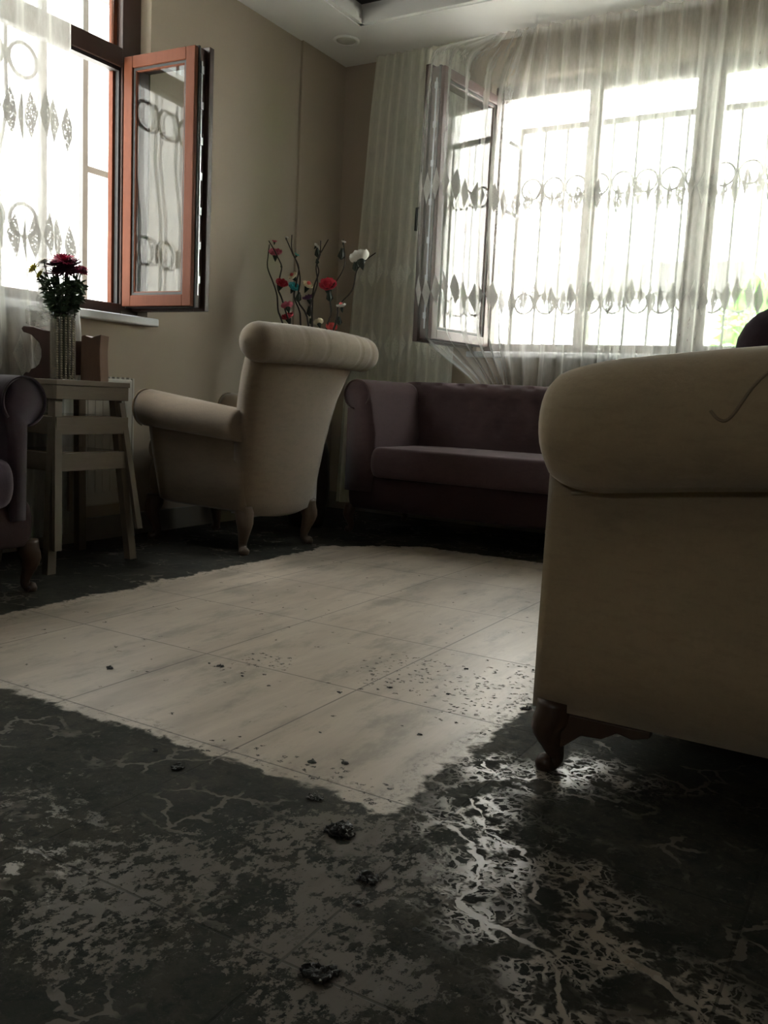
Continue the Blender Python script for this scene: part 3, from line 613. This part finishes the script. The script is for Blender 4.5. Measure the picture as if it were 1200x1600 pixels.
# ---- three-tier oak side table
tb = thing('side_table', 'three-tier pale oak side table with splayed legs below the left window', 'table', (-2.73, 2.28, 0))
hx, hy = .148, .168
obj('tabletop', B(((-hx - .004, -hy - .004, .668), (hx + .004, hy + .004, .687))), 'table', tb, False, .002)
for k, (zt, zb) in enumerate(((.668, .618), (.556, .492), (.425, .360))):
    t_ = .018; q = 0 if k == 0 else 0
    bm = B(((hx - t_, -hy, zb), (hx, hy, zt)), ((-hx, -hy, zb), (-hx + t_, hy, zt)), ((-hx + t_, -hy, zb), (hx - t_, -hy + t_, zt)), ((-hx + t_, hy - t_, zb), (hx - t_, hy, zt))); obj('apron', bm, 'table', tb, False, .002)
    if k: obj('shelf', B(((-hx + t_, -hy + t_, zt - .014), (hx - t_, hy - t_, zt + .003))), wood('glossy_oak_shelf', (.20, .15, .10), (.28, .2, .14), .15, 1), tb, False)
def post(name, a, b, w_, d_, mat='table_leg'):
    bm = bmesh.new(); a = Vector(a); b = Vector(b); loft(bm, [[c + Vector((x, y, 0)) for x, y in ((-w_, -d_), (w_, -d_), (w_, d_), (-w_, d_))] for c in (a, b)]); return obj(name, bm, mat, tb, False, .002)
post('leg', (.105, .135, .66), (.145, .190, 0), .016, .018); post('leg', (-.105, .150, .66), (-.145, .190, 0), .016, .018)
post('leg', (.105, -.135, .66), (.165, -.215, 0), .016, .018); post('leg', (-.105, -.135, .66), (-.15, -.205, 0), .016, .018)
post('inner_leg', (.128, .148, .61), (.185, .192, .125), .008, .014); post('inner_leg', (.128, -.148, .61), (.190, -.200, .085), .008, .016)
post('inner_leg', (-.140, .135, .40), (-.160, .150, .16), .008, .010)

# ---- carved wooden stand behind the vase
cs = thing('carved_stand', 'dark carved walnut stand with scrolled front on the oak side table', 'stand', (-2.755, 2.325, .688), math.radians(31))
pr = [(-.165, 0), (-.168, .012), (-.158, .022), (-.146, .020), (-.138, .034), (-.122, .040), (-.108, .055), (-.100, .080), (-.100, .108), (-.108, .132), (-.124, .148), (-.136, .160), (-.150, .165), (-.168, .170), (-.174, .182), (-.166, .192), (-.13, .190), (-.09, .180), (-.064, .178), (-.064, 0)]
bm = bmesh.new(); loft(bm, [[Vector((x, y, z)) for x, z in pr] for y in (-.045, -.020)]); obj('scroll_side', bm, 'carved', cs, False, .003)
bm = bmesh.new(); loft(bm, [[Vector((x, y, z)) for x, z in pr] for y in (.04, .065)]); obj('scroll_side', bm, 'carved', cs, False, .003)
obj('back_panel', B(((-.066, -.045, 0), (-.058, .065, .186))), 'carved', cs, False, .002)
obj('inner_shelf', B(((-.09, -.02, .15), (-.066, .04, .165)), ((-.14, -.02, .0), (-.066, .04, .012))), 'carved', cs, False, .002)
pr = [(.045, 0), (.048, .165), (.060, .170), (.085, .160), (.100, .168), (.115, .172), (.122, .174), (.118, .12), (.119, .06), (.122, 0)]
bm = bmesh.new(); loft(bm, [[Vector((x, y, z)) for x, z in pr] for y in (-.04, .06)]); obj('end_block', bm, wood('rough_walnut', (.12, .06, .035), (.21, .12, .07), .5), cs, False, .003)
obj('rail', B(((-.058, .035, .02), (.046, .055, .15))), 'carved', cs, False, .002)

# ---- vase and bouquet
vx, vy = -2.700, 2.237
vs = thing('vase', 'tall clear glass vase wrapped in net and pearl strings on the oak side table', 'vase', (vx, vy, .688))
bm = bmesh.new(); lathe(bm, [(.001, .002), (.040, .002), (.041, .02), (.041, .225), (.047, .240), (.044, .240), (.037, .225), (.037, .012), (.001, .012)]); obj('glass_body', bm, 'vase_glass', vs)
bm = bmesh.new(); loft(bm, [[Vector(((.0435 + .002 * math.sin(a * 9)) * math.cos(a * PI / 18), (.0435 + .002 * math.sin(a * 9)) * math.sin(a * PI / 18), z)) for a in range(36)] for z in (.003, .08, .16, .215)], cap=False); obj('net_wrap', bm, 'net', vs)
for k in range(5):
    a0 = math.radians(-62 + 17 * k); bm = bmesh.new()
    for j in range(26): bmesh.ops.create_icosphere(bm, subdivisions=1, radius=.0043, matrix=Matrix.Translation((.049 * math.cos(a0), .049 * math.sin(a0), .005 + .0086 * j)))
    obj('pearl_string', bm, 'pearl', vs)
bq = thing('bouquet', 'bunch of crimson and yellow chrysanthemums with green leaves in the glass vase', 'flowers', (vx, vy, .72))
R0 = Vector((vx, vy, .72))
def leafm(bm, p, d, L, wd, up=(0, 0, 1)):
    d = Vector(d).normalized(); s_ = d.cross(Vector(up)); s_ = s_.normalized() if s_.length > .01 else Vector((1, 0, 0)); n = s_.cross(d); p = Vector(p)
    c = [p, p + d * L * .3 + s_ * wd, p + d * L * .7 + s_ * wd * .7 - n * wd * .2, p + d * L - n * wd * .4, p + d * L * .7 - s_ * wd * .7 - n * wd * .2, p + d * L * .3 - s_ * wd, p + d * L * .5 + n * wd * .25]
    v = [bm.verts.new(x) for x in c]
    for i in range(6): bm.faces.new((v[i], v[(i + 1) % 6], v[6]))
def mum(c, r, mat, label=None, nrm=(0, -.3, 1), flat=.55):
    bm = bmesh.new(); rnd = random.Random(int(abs(c[0]) * 1e4)); n = Vector(nrm).normalized(); q = n.to_track_quat('Z', 'Y')
    for lay, (cnt, el) in enumerate(((26, 5), (24, 25), (20, 45), (14, 65), (7, 82))):
        for k in range(cnt):
            a = 2 * PI * (k + .5 * lay + rnd.random() * .4) / cnt; e = math.radians(el + rnd.uniform(-8, 8)); L = r * (1 - .08 * lay)
            d = Vector((math.cos(a) * math.cos(e), math.sin(a) * math.cos(e), math.sin(e) * flat)); sdv = Vector((-math.sin(a), math.cos(a), 0)) * r * .085; up = Vector((0, 0, r * .03))
            p = [sdv * .3, d * L * .6 + sdv, d * L + sdv * .45 + up, d * L - sdv * .45 + up, d * L * .6 - sdv, -sdv * .3]
            v = [bm.verts.new(q @ x) for x in p]; bm.faces.new(v)
    o = obj('flower_head', bm, mat, bq); o.location = Vector(c) - R0
    e = Vector(c) - R0; bm = bmesh.new(); tube(bm, cr([Vector((e.x * .15, e.y * .15, .12)), Vector((e.x * .45, e.y * .45, .12 + (e.z - .12) * .5)), e], 5), .0022, 6)
    for q in range(5): leafm(bm, Vector((e.x * (.5 + .1 * q), e.y * (.5 + .1 * q), .12 + (e.z - .12) * (.5 + .1 * q))), (rnd.uniform(-1, 1), rnd.uniform(-1, 1), rnd.uniform(-.2, .8)), .032, .008)
    obj('flower_stem', bm, 'leaf', bq)
    if label: o['label'] = label
    return o
mum((-2.700, 2.240, 1.115), .054, 'p_magenta', 'large crimson flower head', (.25, -.3, 1)); mum((-2.650, 2.258, 1.072), .050, 'p_wine'); mum((-2.700, 2.215, 1.068), .054, 'p_wine'); mum((-2.680, 2.240, 1.088), .056, 'p_wine', 'wine-dark underside of flowers', (.2, -.5, .5)); mum((-2.715, 2.212, 1.094), .046, 'p_wine')
mum((-2.640, 2.270, 1.082), .032, 'p_magenta', 'small crimson flower head', (.6, -.2, .8)); mum((-2.775, 2.172, 1.080), .030, 'p_yellow', 'yellow flower head', (-.6, -.4, .6)); mum((-2.748, 2.178, 1.056), .030, 'p_yellow', 'yellow flower head', (-.5, -.6, .4)); mum((-2.750, 2.194, 1.105), .024, 'p_white', 'whitish flower head', (-.4, -.3, 1))
bm = bmesh.new(); rnd = random.Random(3)
for k in range(22):
    a = rnd.uniform(0, 2 * PI); r1_ = rnd.uniform(.01, .07); p1 = Vector((r1_ * math.cos(a), r1_ * math.sin(a), rnd.uniform(.26, .36))); tube(bm, cr([Vector((rnd.uniform(-.02, .02), rnd.uniform(-.02, .02), -.02)), Vector((p1.x * .3, p1.y * .3, .17)), p1], 4), .0022, 5)
obj('stems', bm, 'stem', bq)
bm = bmesh.new()
for k in range(600):
    a = rnd.uniform(0, 2 * PI); z = rnd.uniform(.20, .325); rm = .022 + .075 * ((z - .20) / .16) ** .9; r1_ = rm * math.sqrt(rnd.random()); p = (r1_ * math.cos(a), r1_ * math.sin(a), z)
    leafm(bm, p, (math.cos(a) + rnd.uniform(-.8, .8), math.sin(a) + rnd.uniform(-.8, .8), rnd.uniform(-.6, .8)), rnd.uniform(.020, .040), rnd.uniform(.005, .010), (rnd.uniform(-1, 1), rnd.uniform(-1, 1), 1))
obj('leaves', bm, 'leaf', bq)
bm = bmesh.new()      # loose tulle bow at the left of the vase neck
g0 = Vector((-.005, -.01, .215))
for lobe, (dx, dy, dz, s_) in enumerate(((-.105, -.055, .01, 1), (-.07, -.04, .065, .6), (.06, .02, .02, .6))):
    rows = []
    for i in range(13):
        f = i / 12; row = []
        for j in range(15):
            a = 2 * PI * j / 14; rr_ = .038 * s_ * math.sin(PI * min(1, f * .62 + .02)) * (1 + .12 * math.sin(5 * a + lobe)); row.append(bm.verts.new(g0 + Vector((dx, dy, dz)) * f + Vector((.35, -.5, 0)).normalized() * math.cos(a) * rr_ + Vector((0, 0, 1)) * math.sin(a) * rr_))
        rows.append(row)
    for i in range(12):
        for j in range(14): bm.faces.new((rows[i][j], rows[i][j + 1], rows[i + 1][j + 1], rows[i + 1][j]))
obj('tulle_bow', bm, 'film', vs)

# ---- tall twig arrangement behind the armchair
BR= [[[-2.799, 3.692, 1.03], [-2.83, 3.691, 1.094], [-2.847, 3.699, 1.173], [-2.875, 3.7, 1.238], [-2.912, 3.697, 1.315], [-2.92, 3.709, 1.382], [-2.924, 3.721, 1.435]], [[-2.79, 3.675, 1.137], [-2.817, 3.664, 1.206], [-2.81, 3.672, 1.27], [-2.806, 3.675, 1.315], [-2.824, 3.665, 1.358], [-2.845, 3.653, 1.401], [-2.865, 3.64, 1.437]], [[-2.713, 3.728, 1.027], [-2.727, 3.733, 1.098], [-2.758, 3.727, 1.168], [-2.758, 3.74, 1.24], [-2.757, 3.755, 1.319], [-2.793, 3.746, 1.389], [-2.835, 3.737, 1.472]], [[-2.661, 3.723, 1.026], [-2.713, 3.7, 1.145], [-2.71, 3.706, 1.247], [-2.723, 3.698, 1.322], [-2.75, 3.682, 1.396], [-2.752, 3.681, 1.467]], [[-2.67, 3.77, 1.024], [-2.693, 3.779, 1.122], [-2.689, 3.799, 1.182], [-2.683, 3.82, 1.249], [-2.702, 3.83, 1.335], [-2.695, 3.851, 1.395], [-2.704, 3.865, 1.469]], [[-2.663, 3.754, 1.125], [-2.665, 3.762, 1.215], [-2.649, 3.779, 1.294], [-2.661, 3.776, 1.35], [-2.64, 3.793, 1.409], [-2.618, 3.809, 1.461]], [[-2.595, 3.788, 1.013], [-2.583, 3.806, 1.092], [-2.593, 3.81, 1.156], [-2.594, 3.819, 1.221], [-2.562, 3.848, 1.288], [-2.549, 3.865, 1.36], [-2.569, 3.87, 1.47]], [[-2.541, 3.788, 1.039], [-2.53, 3.794, 1.128], [-2.473, 3.825, 1.207], [-2.457, 3.834, 1.302], [-2.421, 3.85, 1.353], [-2.372, 3.871, 1.395]]]
FL= [([-2.891, 3.73, 1.393], 0.029, 'pink'), ([-2.83, 3.643, 1.433], 0.011, 'pink'), ([-2.778, 3.643, 1.224], 0.027, 'crimson'), ([-2.741, 3.648, 1.114], 0.026, 'pink'), ([-2.803, 3.733, 1.07], 0.03, 'crimson'), ([-2.708, 3.669, 1.367], 0.012, 'mint'), ([-2.775, 3.733, 1.272], 0.023, 'cream'), ([-2.766, 3.73, 1.217], 0.026, 'teal'), ([-2.718, 3.849, 1.44], 0.013, 'white'), ([-2.735, 3.809, 1.236], 0.027, 'cream'), ([-2.726, 3.805, 1.174], 0.026, 'plum'), ([-2.606, 3.802, 1.232], 0.038, 'crimson'), ([-2.426, 3.809, 1.363], 0.043, 'white'), ([-2.48, 3.742, 1.122], 0.021, 'white'), ([-2.667, 3.821, 1.049], 0.022, 'cream'), ([-2.567, 3.793, 1.02], 0.025, 'coral'), ([-2.824, 3.733, 1.467], 0.008, 'white'), ([-2.56, 3.862, 1.455], 0.01, 'white')]
LF= [([-2.567, 3.854, 1.397], 0.033), ([-2.592, 3.808, 1.178], 0.029), ([-2.71, 3.854, 1.406], 0.027), ([-2.648, 3.765, 1.348], 0.016), ([-2.716, 3.807, 1.106], 0.029), ([-2.481, 3.737, 1.049], 0.023), ([-2.686, 3.657, 1.158], 0.026), ([-2.441, 3.8, 1.321], 0.026), ([-2.79, 3.654, 1.311], 0.009), ([-2.702, 3.808, 1.054], 0.018)]

px0, py0 = -2.66, 3.76
va = thing('floor_vase', 'dark floor vase in the corner behind the beige armchair', 'vase', (px0, py0, 0))
bm = bmesh.new(); lathe(bm, [(.001, .003), (.085, .003), (.095, .02), (.12, .2), (.11, .38), (.065, .52), (.05, .60), (.062, .66), (.055, .66), (.042, .60), (.055, .52), (.10, .38), (.001, .05)]); obj('body', bm, 'pot', va)
tw = thing('twig_arrangement', 'dark curly twigs with pink, white and turquoise cloth blossoms behind the armchair', 'flowers', (px0, py0, .60))
T0 = Vector((px0, py0, .60))
for i, b in enumerate(BR):
    pts = [Vector((random.uniform(-.02, .02), random.uniform(-.02, .02), -.25)), Vector((random.uniform(-.025, .025), random.uniform(-.025, .025), .03))]
    f = Vector(b[0]) - T0
    if f.z > .5: pts.append(Vector((f.x * .5, f.y * .5, .3)))
    pts += [Vector(p) - T0 for p in b]; P = cr(pts, 5); bm = bmesh.new(); tube(bm, P, [.0055 - .003 * k / len(P) for k in range(len(P))], 6); obj('twig', bm, 'twig', tw)
for k, (p, r, c) in enumerate(FL):
    r *= 1.25; bm = bmesh.new(); rnd = random.Random(k + 11); big = r > .018
    for lay in range(3 if big else 1):
        n = 5 if big else 4
        for j in range(n):
            a = 2 * PI * (j + lay * .5) / n + rnd.uniform(-.2, .2); op = (1.0, .62, .32)[lay]; L = r * (1.0, .8, .6)[lay]
            rows = []
            for u in range(5):
                f = u / 4; row = []
                for v in range(5):
                    s_ = (v / 4 - .5) * 2; wd = L * .62 * math.sin(PI * (.12 + .72 * f)); out = L * op * math.sin(f * PI / 2) - abs(s_) ** 2 * .12 * L; hh_ = L * (1.15 - op * .55) * f + .18 * L * s_ * s_ + .05 * L * math.sin(7 * s_ + j)
                    row.append(bm.verts.new((math.cos(a) * out - math.sin(a) * wd * s_, math.sin(a) * out + math.cos(a) * wd * s_, hh_ - r * .4)))
                rows.append(row)
            for u in range(4):
                for v in range(4): bm.faces.new((rows[u][v], rows[u][v + 1], rows[u + 1][v + 1], rows[u + 1][v]))
    o = obj('blossom', bm, 'p_' + c, tw); o.location = Vector(p) - T0; o.rotation_euler = (rnd.uniform(.2, .8), rnd.uniform(-.5, .5), rnd.uniform(0, 6)); o['label'] = {'pink': 'pink', 'crimson': 'crimson', 'mint': 'mint green', 'cream': 'cream', 'teal': 'turquoise', 'white': 'white', 'plum': 'plum coloured', 'coral': 'coral red'}[c] + ' cloth blossom'
    if c in ('cream', 'white') and r > .025:
        bm = bmesh.new(); ball(bm, (0, 0, r * .35), r * .36, 8); obj('blossom_centre', bm, 'p_coral', o)['label'] = 'coral centre'
    bm = bmesh.new(); lathe(bm, [(.001, -r * 1.3), (r * .22, -r * .9), (r * .42, -r * .35), (r * .2, -r * .1)], 8); obj('calyx', bm, 'leaf_dark', o)
for k, (p, r) in enumerate(LF):
    bm = bmesh.new(); rnd = random.Random(k + 40); d = Vector((rnd.uniform(-.3, .3), rnd.uniform(-.3, .3), 1))
    for q in range(3): leafm(bm, (0, 0, -r), (d.x + math.cos(q * 2.1) * .25, d.y + math.sin(q * 2.1) * .25, 1), r * 2.0, r * .62, (math.cos(q * 2.1), math.sin(q * 2.1), 0))
    o = obj('leaf', bm, 'leaf_dark', tw); o.location = Vector(p) - T0

# ---- clods of mud lying on the floor
def clod(x, y, r, label, flat=.28, group=None, parts=7):
    bm = bmesh.new(); rnd = random.Random(int(x * 1000) * 7 + int(y * 1000))
    for k in range(parts):
        a = rnd.uniform(0, 2 * PI); q = r * rnd.uniform(0, .6); rr_ = r * rnd.uniform(.3, .6)
        m = Matrix.Translation((q * math.cos(a), q * math.sin(a), rr_ * flat * .6)) @ Matrix.Diagonal((rr_ * rnd.uniform(.7, 1.2), rr_ * rnd.uniform(.6, 1), rr_ * flat, 1)); g_ = bmesh.ops.create_icosphere(bm, subdivisions=3, radius=1, matrix=m)
        for v in g_['verts']: v.co += Vector(noise.noise_vector(v.co * 220 + Vector((k, 0, 0)))) * rr_ * .75
    for v in bm.verts: v.co.z = max(v.co.z, 0)
    o = obj('mud_clod', bm, 'mud'); o.location = (x, y, 0.0005); return tag(o, label, 'mud', group)
clod(-.690, 1.104, .030, 'largest dark clod of mud on the floor where the clean tiles end', .3, None, 12)
clod(-.519, .799, .022, 'dark clod of mud nearest the bottom edge of the photo'); clod(-.587, 1.013, .016, 'round mud lump on a tile joint right of the largest clod')
clod(-.793, 1.171, .014, 'mud lump just above and left of the largest clod'); clod(-.879, 1.29, .010, 'left one of two small mud crumbs side by side on the clean front tile')
clod(-.830, 1.323, .010, 'right one of two small mud crumbs side by side on the clean front tile'); clod(-1.389, 1.626, .011, 'mud crumb in the middle of the clean tiles beside a tile joint')
clod(-1.581, 1.45, .012, 'mud crumb farthest left on the clean tiles'); clod(-1.06, 1.13, .014, 'mud lump at the upper edge of the muddy left floor area')
for (x, y, r) in ((-1.427, 1.629, .005), (-1.055, 1.649, .008), (-.668, 1.814, .012), (-.85, 1.795, .007), (-.785, 1.534, .006), (-1.30, 1.60, .005), (-.567, .948, .007), (-.95, 1.42, .005), (-1.145, 1.16, .008), (-.9, 2.0, .006), (-.76, 2.1, .007), (-.471, .942, .006), (-.98, 1.75, .007)):
    clod(x, y, r, 'tiny dark crumb of dried mud scattered on the tiles', .35, 'tiny mud crumbs on the floor', 4)

# ================================================================ outdoors
GZ = .70
bm = B(((-30, YB + .26, GZ - .2), (20, 40, GZ)), ((-30, -20, GZ - .2), (XL - .23, YB + .26, GZ))); o = obj('street_pavement', bm, plain('pale_pavement', (.66, .65, .62), .8), smooth=False); o['kind'] = 'structure'
hb = thing('house', 'pale rendered house across the street beyond the netted window', 'building', (-4, 16, GZ))
obj('wall', B(((-14, 0, 0), (16, 5, 7))), plain('white_render', (.82, .81, .78), .9), hb, False)
obj('plinth', B(((-14, -.05, 0), (16, 0, .5))), plain('pale_plinth', (.7, .69, .66), .9), hb, False)
hn = thing('neighbour_wall', 'white rendered neighbouring wall outside the left window', 'wall', (XL - 3.4, 2, GZ))
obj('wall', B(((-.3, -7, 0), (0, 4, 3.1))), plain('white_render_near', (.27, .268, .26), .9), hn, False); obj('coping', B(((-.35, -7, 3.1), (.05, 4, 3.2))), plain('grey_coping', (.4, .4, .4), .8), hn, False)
car = thing('car', 'parked car dimly seen through the net curtain at the window', 'car', (-2.3, 8.8, GZ), math.radians(4))
pr = [(-2.1, .35), (-2.12, .62), (-1.9, .80), (-1.15, .92), (-.55, 1.38), (.75, 1.42), (1.45, 1.02), (2.0, .92), (2.1, .6), (2.08, .35)]
bm = bmesh.new(); loft(bm, [[Vector((x * (.97 if abs(y) > .7 else 1), y, z if z < .9 or abs(y) < .7 else .93 + (z - .93) * .94)) for x, z in pr] for y in (-.84, -.6, .6, .84)]); obj('body', bm, plain('silver_car_paint', (.5, .52, .52), .3), car, False, .05)
obj('side_window', B(((-.85, -.86, .95), (.15, -.83, 1.27))), 'gasket', car, False, .03); obj('side_window', B(((.22, -.86, .95), (1.0, -.83, 1.27))), 'gasket', car, False, .03)
for x in (-1.3, 1.3):
    for y in (-.78, .78):
        bm = bmesh.new(); m = Matrix.Translation((x, y, .31)) @ Matrix.Rotation(PI / 2, 4, 'X'); bmesh.ops.create_cone(bm, cap_ends=True, segments=24, radius1=.31, radius2=.31, depth=.2, matrix=m); obj('wheel', bm, 'gasket', car)
obj('tail_light', B(((-2.13, -.8, .62), (-2.08, -.6, .78))), plain('red_lamp', (.5, .02, .02), .3), car, False)
def shrub(x, y, z, r, h, label, seed):
    s_ = thing('shrub', label, 'shrub', (x, y, z)); rnd = random.Random(seed)
    bm = bmesh.new(); tube(bm, [(0, 0, 0), (0, 0, h * .6)], .03, 6); obj('trunk', bm, 'twig', s_); bm = bmesh.new()
    for k in range(900):
        d = Vector((rnd.gauss(0, 1), rnd.gauss(0, 1), rnd.gauss(0, 1))).normalized() * rnd.uniform(.5, 1); p = Vector((d.x * r, d.y * r, h * .5 + d.z * h * .5)); leafm(bm, p, (d.x, d.y, d.z + rnd.uniform(-.5, .5)), .12, .035, (rnd.random(), rnd.random(), 1))
    obj('foliage', bm, plain('spring_green_leaf', (.20, .48, .06), .6, .3, 5), s_)
shrub(-.95, 7.2, GZ, .35, 1.0, 'bright green shrub outside the window near the right edge', 5)
shrub(1.9, 6.6, GZ, .4, 1.9, 'tall green shrub at the kerb right of the window', 6)
